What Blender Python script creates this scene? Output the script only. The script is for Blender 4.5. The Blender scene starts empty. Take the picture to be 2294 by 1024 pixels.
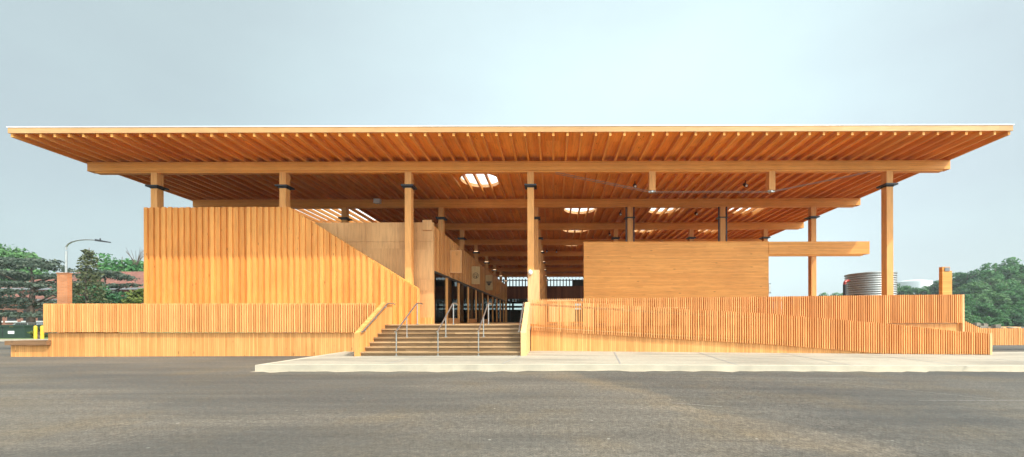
import bpy, math, random
from mathutils import Vector
random.seed(7)
sc = bpy.context.scene
COL = sc.collection
R = math.radians
CAMZ = 1.31
F = 850.0
VX, VY = 1240.0, 720.0
def wx(px, D): return (px - VX) / F * D
def wz(py, D): return CAMZ + (VY - py) / F * D

# ---------------------------------------------------------------- materials
class NT:
    def __init__(s, name):
        s.m = bpy.data.materials.new(name); s.m.use_nodes = True
        s.t = s.m.node_tree; s.n = s.t.nodes; s.l = s.t.links
        s.b = s.n['Principled BSDF']
    def node(s, typ, **kw):
        n = s.n.new(typ)
        for k, v in kw.items(): setattr(n, k, v)
        return n
    def math(s, op, a, b=None):
        n = s.n.new('ShaderNodeMath'); n.operation = op
        for i, v in enumerate((a, b)):
            if v is None: continue
            if isinstance(v, (int, float)): n.inputs[i].default_value = v
            else: s.l.new(v, n.inputs[i])
        return n.outputs[0]
    def mix(s, fac, a, b, mode='MIX'):
        n = s.n.new('ShaderNodeMix'); n.data_type = 'RGBA'; n.blend_type = mode
        for i, v in ((0, fac), (6, a), (7, b)):
            if isinstance(v, (int, float)): n.inputs[i].default_value = v
            elif isinstance(v, tuple): n.inputs[i].default_value = (*v, 1)
            else: s.l.new(v, n.inputs[i])
        return n.outputs[2]
    def ramp(s, fac, stops):
        n = s.n.new('ShaderNodeValToRGB'); e = n.color_ramp.elements
        while len(e) < len(stops): e.new(0.5)
        for i, (p, c) in enumerate(stops):
            e[i].position = p; e[i].color = (*c, 1) if isinstance(c, tuple) else (c, c, c, 1)
        s.l.new(fac, n.inputs[0]); return n.outputs[0]
    def pos(s):
        g = s.n.new('ShaderNodeNewGeometry'); x = s.n.new('ShaderNodeSeparateXYZ')
        s.l.new(g.outputs['Position'], x.inputs[0]); return g, x
    def combine(s, x, y, z):
        n = s.n.new('ShaderNodeCombineXYZ')
        for i, v in enumerate((x, y, z)):
            if isinstance(v, (int, float)): n.inputs[i].default_value = v
            else: s.l.new(v, n.inputs[i])
        return n.outputs[0]
    def noise(s, vec, scale, detail=3, rough=.55):
        n = s.n.new('ShaderNodeTexNoise'); n.inputs['Scale'].default_value = scale
        n.inputs['Detail'].default_value = detail; n.inputs['Roughness'].default_value = rough
        if vec is not None: s.l.new(vec, n.inputs['Vector'])
        return n.outputs['Fac']
    def bump(s, h, strength=.2, dist=.01):
        n = s.n.new('ShaderNodeBump'); n.inputs['Strength'].default_value = strength
        n.inputs['Distance'].default_value = dist
        s.l.new(h, n.inputs['Height']); s.l.new(n.outputs[0], s.b.inputs['Normal'])

def wood(name, lo, hi, grain='z', pitch=None, paxis='x', var=1.0, rough=.55, knots=True, stain=.35, pitch2=None, paxis2=None, seam=0.0):
    k = NT(name); g, x = k.pos()
    ax = {'x': 0, 'y': 1, 'z': 2}
    comp = [x.outputs[i] for i in range(3)]
    oi = k.node('ShaderNodeObjectInfo').outputs['Random']
    if pitch:
        idn = k.math('FLOOR', k.math('ADD', k.math('DIVIDE', comp[ax[paxis]], pitch), .5))
        if pitch2:
            # staggered second direction, so boards have ends
            w0 = k.node('ShaderNodeTexWhiteNoise', noise_dimensions='1D'); k.l.new(idn, w0.inputs['W'])
            id2 = k.math('FLOOR', k.math('ADD', k.math('DIVIDE', comp[ax[paxis2]], pitch2), w0.outputs['Value']))
            idn = k.math('ADD', idn, k.math('MULTIPLY', id2, 37.3))
        wn = k.node('ShaderNodeTexWhiteNoise', noise_dimensions='1D'); k.l.new(idn, wn.inputs['W'])
        r = wn.outputs['Value']
    else:
        r = oi; idn = k.math('MULTIPLY', oi, 50.0)
    sc_ = [14.0, 14.0, 14.0]; sc_[ax[grain]] = .9
    v = k.combine(*[k.math('ADD', k.math('MULTIPLY', comp[i], sc_[i]), k.math('MULTIPLY', idn, 3.17 if i == ax[grain] else 0.0)) for i in range(3)])
    gr = k.noise(v, 1.6, 4, .6)
    col = k.mix(r, lo, hi)
    if var != 1.0:
        mid = tuple((a + b) / 2 for a, b in zip(lo, hi)); col = k.mix(var, mid, col)
    col = k.mix(1.0, col, k.ramp(gr, [(.25, .72), (.5, .98), (.8, 1.12)]), 'MULTIPLY')
    big = k.noise(g.outputs['Position'], .55, 3)
    col = k.mix(stain, col, k.mix(1.0, col, k.ramp(big, [(.3, (.74, .68, .62)), (.65, (1.1, 1.1, 1.1))]), 'MULTIPLY'))
    if seam and pitch:
        fr = k.math('FRACT', k.math('ADD', k.math('DIVIDE', comp[ax[paxis]], pitch), .5))
        ed = k.math('ABSOLUTE', k.math('SUBTRACT', fr, .5))
        col = k.mix(k.ramp(ed, [(.40, 0.0), (.49, seam)]), col, tuple(c * .45 for c in lo))
    if knots:
        sk = [7.0, 7.0, 7.0]; sk[ax[grain]] = 2.2
        vv = k.combine(*[k.math('MULTIPLY', comp[i], sk[i]) for i in range(3)])
        vo = k.node('ShaderNodeTexVoronoi'); vo.inputs['Scale'].default_value = .55; k.l.new(vv, vo.inputs['Vector'])
        col = k.mix(k.ramp(vo.outputs['Distance'], [(.05, .75), (.1, 0.0)]), col, tuple(c * .35 for c in lo))
    k.l.new(col, k.b.inputs['Base Color']); k.b.inputs['Roughness'].default_value = rough
    k.b.inputs['Specular IOR Level'].default_value = .25
    k.bump(gr, .25, .006)
    return k.m

def plain(name, col, rough=.6, metal=0.0, nscale=6.0, amount=.25, bump=0.0):
    k = NT(name); g, x = k.pos()
    nz = k.noise(g.outputs['Position'], nscale, 4)
    c = k.mix(nz, tuple(v * (1 - amount) for v in col), tuple(min(1, v * (1 + amount)) for v in col))
    k.l.new(c, k.b.inputs['Base Color']); k.b.inputs['Roughness'].default_value = rough
    k.b.inputs['Metallic'].default_value = metal
    if bump: k.bump(nz, bump, .02)
    return k.m

def emit(name, col, strength):
    k = NT(name); k.b.inputs['Base Color'].default_value = (*col, 1)
    k.b.inputs['Emission Color'].default_value = (*col, 1); k.b.inputs['Emission Strength'].default_value = strength
    return k.m

def glass(name, tint=.95, ior=1.5, rough=.01):
    k = NT(name); k.n.remove(k.b); out = k.n['Material Output']
    tr = k.node('ShaderNodeBsdfTransparent'); tr.inputs[0].default_value = (tint * .94, tint, tint * .98, 1)
    gl = k.node('ShaderNodeBsdfGlossy'); gl.inputs['Roughness'].default_value = rough
    fr = k.node('ShaderNodeFresnel'); fr.inputs[0].default_value = ior
    mx = k.node('ShaderNodeMixShader')
    k.l.new(fr.outputs[0], mx.inputs[0]); k.l.new(tr.outputs[0], mx.inputs[1]); k.l.new(gl.outputs[0], mx.inputs[2])
    k.l.new(mx.outputs[0], out.inputs[0]); return k.m

def milky(name):
    k = NT(name); k.n.remove(k.b); out = k.n['Material Output']
    tr = k.node('ShaderNodeBsdfTransparent'); tr.inputs[0].default_value = (.75, .76, .76, 1)
    tl = k.node('ShaderNodeBsdfTranslucent'); tl.inputs[0].default_value = (.95, .95, .95, 1)
    mx = k.node('ShaderNodeMixShader'); mx.inputs[0].default_value = .5
    k.l.new(tr.outputs[0], mx.inputs[1]); k.l.new(tl.outputs[0], mx.inputs[2]); k.l.new(mx.outputs[0], out.inputs[0])
    return k.m

LO, HI = (.68, .255, .046), (.80, .365, .088)
M = {}
M['picket'] = wood('cedar_picket', (.56, .235, .072), (.76, .38, .135), 'z', .09, 'x', knots=False)
M['picket_y'] = wood('cedar_picket_side', (.36, .135, .044), (.70, .34, .125), 'z', .09, 'y', knots=False)
M['board'] = wood('fir_board_vertical', (.62, .232, .050), (.77, .335, .085), 'z', .27, 'x')
M['skirt'] = wood('fir_skirt_board', (.58, .245, .070), (.73, .35, .115), 'z', .075, 'x', seam=.7)
M['skirt_y'] = wood('fir_skirt_board_side', (.58, .245, .070), (.73, .35, .115), 'z', .10, 'y', seam=.7)
M['hallboard'] = wood('hall_cladding', (.50, .215, .065), (.66, .325, .11), 'z', .28, 'y')
M['ply'] = wood('plywood_panel', (.50, .25, .095), (.62, .335, .14), 'z', 1.3, 'x', pitch2=1.9, paxis2='z', knots=False, stain=.6)
M['plank'] = wood('horizontal_plank', (.66, .265, .060), (.80, .36, .090), 'x', .072, 'z', pitch2=4.2, paxis2='x', knots=True, seam=.5, var=.8)
M['glulam_x'] = wood('glulam_beam', LO, HI, 'x', .043, 'z', var=.5, knots=False)
M['glulam_z'] = wood('glulam_column', (.66, .285, .08), (.74, .35, .115), 'z', .05, 'x', var=.5, knots=False)
M['fascia'] = wood('weathered_fascia', (.50, .265, .105), (.60, .34, .15), 'x', .22, 'z', pitch2=6.1, paxis2='x', knots=False)
M['rafter'] = wood('rafter_timber', LO, HI, 'y', None, knots=False)
M['soffit'] = wood('soffit_plywood', (.80, .285, .042), (.93, .41, .080), 'y', .555, 'x', pitch2=2.44, paxis2='y', stain=.6)
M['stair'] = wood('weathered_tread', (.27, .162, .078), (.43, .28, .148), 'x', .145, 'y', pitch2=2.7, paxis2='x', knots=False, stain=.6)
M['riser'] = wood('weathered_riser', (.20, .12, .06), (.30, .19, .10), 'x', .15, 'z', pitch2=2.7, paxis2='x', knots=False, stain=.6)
M['benchtop'] = wood('bench_slab', (.24, .13, .065), (.34, .19, .09), 'x', .12, 'y', stain=.6)
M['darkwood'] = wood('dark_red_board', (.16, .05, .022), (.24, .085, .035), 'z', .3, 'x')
M['deckwood'] = wood('deck_board', (.50, .30, .14), (.62, .39, .19), 'x', .14, 'y', knots=False)
M['pale'] = wood('pale_fir', (.66, .37, .16), (.74, .44, .21), 'z', .2, 'x', knots=False)
M['black'] = plain('black_steel', (.018, .018, .02), .45)
M['frame'] = plain('bronze_frame', (.035, .025, .02), .4)
M['rod'] = plain('dull_rod', (.20, .16, .13), .6)
M['steel'] = plain('galvanised_rail', (.42, .41, .39), .35, .9)
M['corr'] = plain('corrugated_zinc', (.40, .385, .36), .38, .85, 2.0, .25)
M['white'] = plain('white_membrane', (.82, .82, .80), .5)
M['whitebox'] = plain('white_plastic', (.7, .7, .68), .4)
M['grey'] = plain('grey_paint', (.22, .23, .24), .5)
M['glass'] = glass('storefront_glass')
M['milky'] = milky('skylight_glazing')
M['lampring'] = emit('warm_uplight', (1.0, .72, .45), .9)
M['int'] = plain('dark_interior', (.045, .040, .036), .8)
M['green'] = plain('green_banner', (.14, .24, .07), .6)
M['tgreen'] = plain('transformer_green', (.018, .040, .026), .5)
M['yellow'] = plain('bollard_yellow', (.75, .48, .03), .45)
M['red'] = plain('red_paint', (.35, .03, .02), .4)
M['ink'] = plain('dark_ink', (.045, .03, .02), .7)
M['sign1'] = wood('sign_board', (.50, .33, .15), (.54, .36, .17), 'z', None, knots=False)
M['bark'] = plain('bark', (.09, .065, .05), .9, 0, 4, .4, .6)
M['rock'] = plain('rubble', (.22, .185, .14), .9, 0, 1.2, .3, .7)
M['carpaint'] = plain('silver_car', (.55, .56, .58), .3, .3)

def brick(name, c1, c2, mortar, w=.22, h=.075):
    k = NT(name); g, x = k.pos()
    v = k.combine(k.math('ADD', x.outputs[0], x.outputs[1]), x.outputs[2], 0.0)
    b = k.node('ShaderNodeTexBrick'); k.l.new(v, b.inputs['Vector'])
    b.inputs['Scale'].default_value = 1; b.inputs['Brick Width'].default_value = w; b.inputs['Row Height'].default_value = h
    b.inputs['Mortar Size'].default_value = .008
    b.inputs['Color1'].default_value = (*c1, 1); b.inputs['Color2'].default_value = (*c2, 1); b.inputs['Mortar'].default_value = (*mortar, 1)
    nz = k.noise(g.outputs['Position'], .9, 3)
    c = k.mix(1.0, b.outputs['Color'], k.ramp(nz, [(.3, .75), (.7, 1.15)]), 'MULTIPLY')
    k.l.new(c, k.b.inputs['Base Color']); k.b.inputs['Roughness'].default_value = .85
    return k.m
M['brick'] = brick('red_brick', (.36, .12, .07), (.28, .085, .05), (.36, .28, .22))
M['pierbrick'] = brick('orange_brick', (.48, .185, .072), (.38, .135, .05), (.38, .19, .10), .2, .065)
M['rooftile'] = brick('clay_tile', (.22, .085, .058), (.16, .060, .042), (.08, .03, .022), .3, .22)

def asphalt():
    k = NT('asphalt'); g, x = k.pos(); P = g.outputs['Position']
    mp = k.node('ShaderNodeMapping'); mp.inputs['Scale'].default_value = (.16, .5, 1); k.l.new(P, mp.inputs[0])
    big = k.noise(mp.outputs[0], 1.0, 5, .6)
    mid = k.noise(P, .7, 4, .6)
    fine = k.noise(P, 14, 5, .75)
    grit = k.noise(P, 55, 3, .8)
    c = k.mix(k.ramp(big, [(.32, 0.0), (.66, 1.0)]), (.076, .068, .058), (.120, .105, .085))
    c = k.mix(k.ramp(mid, [(.48, 0.0), (.72, .55)]), c, (.122, .092, .056))
    c = k.mix(1.0, c, k.ramp(fine, [(.34, .68), (.5, .97), (.66, 1.34)]), 'MULTIPLY')
    c = k.mix(1.0, c, k.ramp(grit, [(.36, .56), (.64, 1.48)]), 'MULTIPLY')
    sp = k.node('ShaderNodeTexVoronoi'); sp.inputs['Scale'].default_value = 2.2; k.l.new(P, sp.inputs['Vector'])
    c = k.mix(k.ramp(sp.outputs['Distance'], [(.03, .7), (.045, 0.0)]), c, (.30, .28, .24))
    # meandering darker tar film
    mp2 = k.node('ShaderNodeMapping'); mp2.inputs['Scale'].default_value = (.10, .22, 1); mp2.inputs['Location'].default_value = (3.1, 1.7, 0); k.l.new(P, mp2.inputs[0])
    n2 = k.noise(mp2.outputs[0], 1.3, 2)
    c = k.mix(k.ramp(n2, [(.52, 0.0), (.60, .45)]), c, (.052, .052, .049))
    # newer, cooler asphalt laid at the right, with sand drifted along its edge
    wob = k.math('MULTIPLY', k.math('SUBTRACT', k.noise(P, .55, 4), .5), 2.6)
    m = k.math('ADD', k.math('ADD', x.outputs[0], k.math('MULTIPLY', x.outputs[1], .55)), k.math('ADD', wob, -5.5))
    c = k.mix(k.ramp(m, [(.0, 0.0), (.35, .62)]), c, k.mix(1.0, c, (.66, .70, .74), 'MULTIPLY'))
    band = k.math('ABSOLUTE', k.math('ADD', m, .25))
    c = k.mix(k.ramp(band, [(.05, .30), (.6, 0.0)]), c, k.mix(1.0, c, (1.5, 1.28, .98), 'MULTIPLY'))
    # long sweeping tyre and broom streaks
    mp3 = k.node('ShaderNodeMapping'); mp3.inputs['Scale'].default_value = (.22, 3.4, 1); mp3.inputs['Rotation'].default_value = (0, 0, .12); k.l.new(P, mp3.inputs[0])
    stv = k.noise(mp3.outputs[0], 1.0, 4, .65)
    c = k.mix(1.0, c, k.ramp(stv, [(.32, .87), (.5, 1.0), (.68, 1.14)]), 'MULTIPLY')
    k.l.new(c, k.b.inputs['Base Color']); k.b.inputs['Roughness'].default_value = .82
    k.b.inputs['Specular IOR Level'].default_value = .3
    k.bump(fine, .5, .012); return k.m
M['asphalt'] = asphalt()
def concrete():
    k = NT('concrete'); g, x = k.pos(); P = g.outputs['Position']
    big = k.noise(P, .5, 4); f = k.noise(P, 9, 4)
    mp = k.node('ShaderNodeMapping'); mp.inputs['Scale'].default_value = (.3, 1.6, 1); k.l.new(P, mp.inputs[0])
    st = k.noise(mp.outputs[0], .8, 4)
    c = k.mix(big, (.25, .22, .17), (.35, .315, .25))
    c = k.mix(1.0, c, k.ramp(f, [(.3, .88), (.7, 1.06)]), 'MULTIPLY')
    c = k.mix(1.0, c, k.ramp(st, [(.35, .74), (.55, 1.06)]), 'MULTIPLY')
    k.l.new(c, k.b.inputs['Base Color']); k.b.inputs['Roughness'].default_value = .85; k.bump(f, .2, .01); return k.m
M['concrete'] = concrete()
M['curb'] = plain('curb_concrete', (.42, .365, .28), .9, 0, 1.6, .28, .4)
M['sand'] = plain('drifted_sand', (.33, .28, .21), .95, 0, 7, .35)
M['grass'] = plain('lawn', (.085, .125, .03), .9, 0, 3, .4, .5)
M['soil'] = plain('woodland_floor', (.04, .05, .025), .95, 0, .4, .4)
M['paint'] = plain('faded_line_paint', (.17, .16, .145), .8, 0, 5, .4)

def leafmat(name, a, b, c):
    k = NT(name); g = k.node('ShaderNodeNewGeometry')
    P = g.outputs['Position']
    nz = k.noise(P, .35, 3)
    f = k.math('ADD', k.math('MULTIPLY', g.outputs['Random Per Island'], .6), k.math('MULTIPLY', nz, .5))
    col = k.ramp(f, [(.15, a), (.5, b), (.9, c)])
    k.l.new(col, k.b.inputs['Base Color']); k.b.inputs['Roughness'].default_value = .65
    k.b.inputs['Specular IOR Level'].default_value = .2
    tl = k.node('ShaderNodeBsdfTranslucent'); k.l.new(col, tl.inputs[0])
    mx = k.node('ShaderNodeMixShader'); mx.inputs[0].default_value = .3
    k.l.new(k.b.outputs[0], mx.inputs[1]); k.l.new(tl.outputs[0], mx.inputs[2]); k.l.new(mx.outputs[0], k.n['Material Output'].inputs[0])
    return k.m
M['leaf_light'] = leafmat('leaf_light', (.050, .125, .042), (.085, .19, .065), (.13, .25, .09))
M['leaf_mid'] = leafmat('leaf_mid', (.034, .118, .040), (.058, .172, .056), (.098, .225, .072))
M['leaf_dark'] = leafmat('leaf_dark', (.026, .084, .038), (.042, .120, .050), (.068, .16, .064))
M['leaf_cedar'] = leafmat('leaf_cedar', (.042, .066, .050), (.072, .10, .075), (.115, .135, .10))
M['leaf_yellow'] = leafmat('leaf_yellow', (.06, .085, .02), (.11, .145, .03), (.16, .19, .05))
M['leaf_conifer'] = leafmat('leaf_conifer', (.045, .06, .026), (.085, .10, .045), (.13, .14, .07))

# ---------------------------------------------------------------- mesh building
class MB:
    def __init__(s): s.v = []; s.f = []
    def add(s, vs, fs):
        o = len(s.v); s.v += [tuple(p) for p in vs]; s.f += [tuple(i + o for i in f) for f in fs]
    def box(s, x0, x1, y0, y1, z0, z1):
        s.add([(x0,y0,z0),(x1,y0,z0),(x1,y1,z0),(x0,y1,z0),(x0,y0,z1),(x1,y0,z1),(x1,y1,z1),(x0,y1,z1)],
              [(0,3,2,1),(4,5,6,7),(0,1,5,4),(1,2,6,5),(2,3,7,6),(3,0,4,7)]); return s
    def hexa(s, p):   # 8 explicit corners, same order as box
        s.add(p, [(0,3,2,1),(4,5,6,7),(0,1,5,4),(1,2,6,5),(2,3,7,6),(3,0,4,7)]); return s
    def prism_xz(s, poly, y0, y1):   # polygon given counter-clockwise seen from -Y
        n = len(poly)
        s.add([(x, y0, z) for x, z in poly] + [(x, y1, z) for x, z in poly],
              [tuple(range(n)), tuple(range(2*n-1, n-1, -1))] + [(i, i+n, (i+1)%n+n, (i+1)%n) for i in range(n)]); return s
    def prism_yz(s, poly, x0, x1):
        n = len(poly)
        s.add([(x0, y, z) for y, z in poly] + [(x1, y, z) for y, z in poly],
              [tuple(range(n)), tuple(range(2*n-1, n-1, -1))] + [(i, i+n, (i+1)%n+n, (i+1)%n) for i in range(n)]); return s
    def tube(s, pts, r, seg=8, cap=True):
        pts = [Vector(p) for p in pts]; rs = r if isinstance(r, (list, tuple)) else [r]*len(pts)
        o = len(s.v); prev = None
        for i, p in enumerate(pts):
            d = (pts[min(i+1, len(pts)-1)] - pts[max(i-1, 0)]).normalized()
            if prev is None:
                a = Vector((0,0,1)) if abs(d.z) < .9 else Vector((1,0,0))
                u = d.cross(a).normalized()
            else:
                u = (prev - d * prev.dot(d)).normalized()
            prev = u; w = d.cross(u)
            for k in range(seg):
                t = 2*math.pi*k/seg
                s.v.append(tuple(p + (u*math.cos(t) + w*math.sin(t)) * rs[i]))
        for i in range(len(pts)-1):
            for k in range(seg):
                a = o+i*seg+k; b = o+i*seg+(k+1)%seg
                s.f.append((a, b, b+seg, a+seg))
        if cap:
            s.f.append(tuple(o+k for k in range(seg-1, -1, -1))); e = o+(len(pts)-1)*seg
            s.f.append(tuple(e+k for k in range(seg)))
        return s
    def lathe(s, cx, cy, prof, seg=32, cap=True):
        o = len(s.v); n = len(prof)
        for r, z in prof:
            for k in range(seg):
                t = 2*math.pi*k/seg; s.v.append((cx+r*math.cos(t), cy+r*math.sin(t), z))
        for i in range(n-1):
            for k in range(seg):
                a = o+i*seg+k; b = o+i*seg+(k+1)%seg; s.f.append((a, b, b+seg, a+seg))
        if cap:
            s.f.append(tuple(o+k for k in range(seg-1, -1, -1))); e = o+(n-1)*seg
            s.f.append(tuple(e+k for k in range(seg)))
        return s
    def build(s, name, mat, parent=None, smooth=False, label=None):
        off = Vector((0,0,0)); p = parent
        while p is not None: off += p.location; p = p.parent
        me = bpy.data.meshes.new(name)
        me.from_pydata([tuple(Vector(v) - off) for v in s.v], [], s.f); me.update()
        me.materials.append(M[mat] if isinstance(mat, str) else mat)
        if smooth:
            for q in me.polygons: q.use_smooth = True
        o = bpy.data.objects.new(name, me); COL.objects.link(o)
        if parent is not None: o.parent = parent
        if label: o['label'] = label
        return o

def thing(name, label, cat, loc=(0,0,0), group=None):
    o = bpy.data.objects.new(name, None); COL.objects.link(o); o.location = loc
    o.empty_display_size = .3
    o['label'] = label; o['category'] = cat
    if group: o['group'] = group
    return o
def tag(o, label, cat, group=None):
    o['label'] = label; o['category'] = cat
    if group: o['group'] = group
    return o
def struct(o): o['kind'] = 'structure'; return o
def copy_tree(o, parent=None):
    c = o.copy(); COL.objects.link(c)
    if parent is not None: c.parent = parent
    for ch in list(o.children): copy_tree(ch, c)
    return c

# ---------------------------------------------------------------- ground
def gz(x):           # the lot falls slightly towards the right
    t = min(1, max(0, (x - 1) / 15.0)); return -.15 * t
g = MB()
xs = [-285, -60, -20, 1, 4, 7, 10, 13, 16, 40, 120, 285]; ys = [-60, 0, 8, 16, 30, 70, 296]
for i, X in enumerate(xs):
    for Y in ys: g.v.append((X, Y, gz(X)))
for i in range(len(xs)-1):
    for j in range(len(ys)-1):
        a = i*len(ys)+j; g.f.append((a, a+len(ys), a+len(ys)+1, a+1))
struct(g.build('ground', 'asphalt'))
# concrete pavement in front of the stairs, with a kerb step
def sz(x): 
    t = min(1, max(0, (x + .3) / 17.0)); return .165 - .185 * t
pv = MB(); kb = MB()
front = [(-7.95, 10.10), (-4.0, 10.02), (0, 10.05), (4, 10.15), (8, 10.3), (12, 10.55), (17, 10.9), (24, 11.3), (45, 12.4)]
back_y = 16.0
# top sheet: strips between front edge and rear line
rear = [(-8.0, 16.0), (-4.0, 16), (0, 16), (4, 16), (8, 16), (12, 16), (17, 16), (24, 16.0), (45, 16)]
rear[0] = (-8.05, 15.3)
f2 = []; r2 = []; rj = random.Random(12); sed = MB()
for (a, b), (c, d) in zip(zip(front, front[1:]), zip(rear, rear[1:])):
    for q in range(12):
        t = q/12
        f2.append((a[0]+(b[0]-a[0])*t, a[1]+(b[1]-a[1])*t + rj.uniform(-.012, .012))); r2.append((c[0]+(d[0]-c[0])*t, c[1]+(d[1]-c[1])*t))
f2.append(front[-1]); r2.append(rear[-1]); front, rear = f2, r2
wd = [max(.01, .10+rj.gauss(0, .07)) for _ in front]
for q in range(len(front)-1):
    (xa, ya), (xb_, yb_) = front[q], front[q+1]
    sed.add([(xa, ya-wd[q], gz(xa)+.005), (xb_, yb_-wd[q+1], gz(xb_)+.005), (xb_, yb_+.05, gz(xb_)+.005), (xa, ya+.05, gz(xa)+.005)], [(0,1,2,3)])
struct(sed.build('gutter_sand', M['sand']))
for (a, b), (c, d) in zip(zip(front, front[1:]), zip(rear, rear[1:])):
    vs = [(a[0], a[1]+.16, sz(a[0])), (b[0], b[1]+.16, sz(b[0])), (d[0], d[1], sz(d[0])), (c[0], c[1], sz(c[0]))]
    pv.add(vs, [(0,1,2,3)])
    kb.hexa([(a[0], a[1], gz(a[0])-.1), (b[0], b[1], gz(b[0])-.1), (b[0], b[1]+.155, gz(b[0])-.1), (a[0], a[1]+.155, gz(a[0])-.1),
             (a[0], a[1], sz(a[0])+.004), (b[0], b[1], sz(b[0])+.004), (b[0], b[1]+.155, sz(b[0])+.004), (a[0], a[1]+.155, sz(a[0])+.004)])
# left edge of pavement runs back to the skirt wall
kb.hexa([(-7.95, 10.26, -.1), (-7.80, 10.26, -.1), (-7.85, 15.3, -.1), (-8.05, 15.3, -.1),
         (-7.95, 10.26, sz(-8)+.004), (-7.80, 10.26, sz(-8)+.004), (-7.85, 15.3, sz(-8)+.004), (-8.05, 15.3, sz(-8)+.004)])
struct(pv.build('pavement', 'concrete')); struct(kb.build('kerb', 'curb'))
jn = MB()
for X in (-4.6, -1.4, 1.8, 5.0, 8.2, 11.4, 14.6):
    z = sz(X)+.004; jn.add([(X, 10.32, z), (X+.03, 10.32, z), (X+.03+.5, 14.5, z), (X+.5, 14.5, z)], [(0,1,2,3)])
struct(jn.build('pavement_joint', M['grey']))
# faint lines on the lot
ln = MB()
def groundline(p, q, w):
    a = Vector((*p, 0)); b = Vector((*q, 0)); d = (b-a).normalized(); nrm = Vector((-d.y, d.x, 0))*w/2
    n = 10
    for i in range(n):
        s0 = a+(b-a)*(i/n); s1 = a+(b-a)*((i+.93)/n)
        ln.add([(*(v.xy), gz(v.x)+.004) for v in (s0-nrm, s1-nrm, s1+nrm, s0+nrm)], [(0,1,2,3)])
groundline((6.2, 6.45), (9.6, 6.55), .025); groundline((2.0, 8.95), (7.0, 8.95), .03); groundline((5.6, 8.9), (8.6, 5.6), .022)
groundline((1.9, 6.1), (2.6, 5.85), .03)
struct(ln.build('road_marking', 'paint'))
gr = MB(); gr.add([(-200, 26.9, .02), (-35.2, 26.9, .02), (-35.2, 120, .02), (-200, 120, .02)], [(0,1,2,3)])
struct(gr.build('lawn', 'grass'))
kb2 = MB().box(-200, -35.3, 26.55, 26.85, -.1, .15); struct(kb2.build('lawn_kerb', 'curb'))

# deck (raised floor of the market)
dk = MB().box(-19.3, -6.75, 14.95, 56.5, 1.05, 1.2).box(-6.75, -1.0, 14.85, 56.5, 1.05, 1.2).box(-1.0, 17.2, 16.2, 56.5, 1.05, 1.2)
struct(dk.build('deck', 'deckwood'))

# ---------------------------------------------------------------- canopy
can = thing('market_pavilion', 'large open timber pavilion roof on square columns with exposed rafters and round skylights', 'pavilion', (0, 17.25, 1.2))
Y0, Y1 = 14.86, 57.0
XL, XR = -21.25, 17.92
def rb(y): return 8.58 - .018 * (y - 14.85)          # rafter underside
RD = .20
def du(y): return rb(y) + RD                          # deck underside
COLX = [-18.0, -12.2, -6.55, -1.02, 4.48, 9.88, 15.18]
rows = [17.25 + 5*k for k in range(8)]
# round skylights (centre x, centre y)
mid = [(-3.8, 19.85), (1.73, 24.75), (7.2, 24.75), (12.55, 24.75), (1.73, 29.75), (7.2, 29.75), (12.4, 29.75), (1.73, 34.75), (7.2, 34.75)]
SR = 1.02; SQ = 1.3
RX0, RX1, RY0, RY1 = -17.9, -12.62, 22.75, 28.3
xb = sorted(set([XL, XR, RX0, RX1] + [c[0]+d for c in mid for d in (-SQ, SQ)]))
yb = sorted(set([Y0, Y1, RY0, RY1] + [c[1]+d for c in mid for d in (-SQ, SQ)]))
dm = MB(); TH = .12
for i in range(len(xb)-1):
    for j in range(len(yb)-1):
        x0, x1, y0, y1 = xb[i], xb[i+1], yb[j], yb[j+1]; cx, cy = (x0+x1)/2, (y0+y1)/2
        if RX0 < cx < RX1 and RY0 < cy < RY1: continue
        if any(abs(cx-m[0]) < SQ and abs(cy-m[1]) < SQ for m in mid): continue
        dm.add([(x0,y0,du(y0)),(x0,y1,du(y1)),(x1,y1,du(y1)),(x1,y0,du(y0))], [(0,1,2,3)])
        dm.add([(x0,y0,du(y0)+TH),(x1,y0,du(y0)+TH),(x1,y1,du(y1)+TH),(x0,y1,du(y1)+TH)], [(0,1,2,3)])
N = 40
for (cx, cy) in mid:
    ring = []; sq = []
    for k in range(N):
        t = 2*math.pi*k/N; c, s_ = math.cos(t), math.sin(t); m_ = max(abs(c), abs(s_))
        ring.append((cx+SR*c, cy+SR*s_)); sq.append((cx+SQ*c/m_, cy+SQ*s_/m_))
    for dz, flip in ((0, 1), (TH, 0)):
        vs = [(x, y, du(y)+dz) for x, y in ring+sq]
        fs = [(k, (k+1)%N, (k+1)%N+N, k+N) if flip else (k, k+N, (k+1)%N+N, (k+1)%N) for k in range(N)]
        dm.add(vs, fs)
dm.build('roof_deck', 'soffit', can)
# fascia, side edge boards, membrane
MB().box(XL-.05, XR+.05, Y0-.04, Y0-.001, 8.715, 8.93).build('fascia', 'fascia', can)
for X0, X1 in ((XL-.05, XL-.005), (XR+.005, XR+.05)):
    MB().hexa([(X0,Y0,du(Y0)-.05),(X1,Y0,du(Y0)-.05),(X1,Y1,du(Y1)-.05),(X0,Y1,du(Y1)-.05),
               (X0,Y0,du(Y0)+.1),(X1,Y0,du(Y0)+.1),(X1,Y1,du(Y1)+.1),(X0,Y1,du(Y1)+.1)]).build('edge_board', 'rafter', can)
mm = MB()
mm.box(XL-.09, XR+.09, Y0-.055, Y0+.45, 8.932, 8.968)
for a, b in ((XL-.09, XL+.4), (XR-.4, XR+.09)):
    mm.hexa([(a,Y0+.45,du(Y0)+.15),(b,Y0+.45,du(Y0)+.15),(b,Y1,du(Y1)+.15),(a,Y1,du(Y1)+.15),
             (a,Y0+.45,du(Y0)+.19),(b,Y0+.45,du(Y0)+.19),(b,Y1,du(Y1)+.19),(a,Y1,du(Y1)+.19)])
mm.build('roof_edging', 'white', can)
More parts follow.
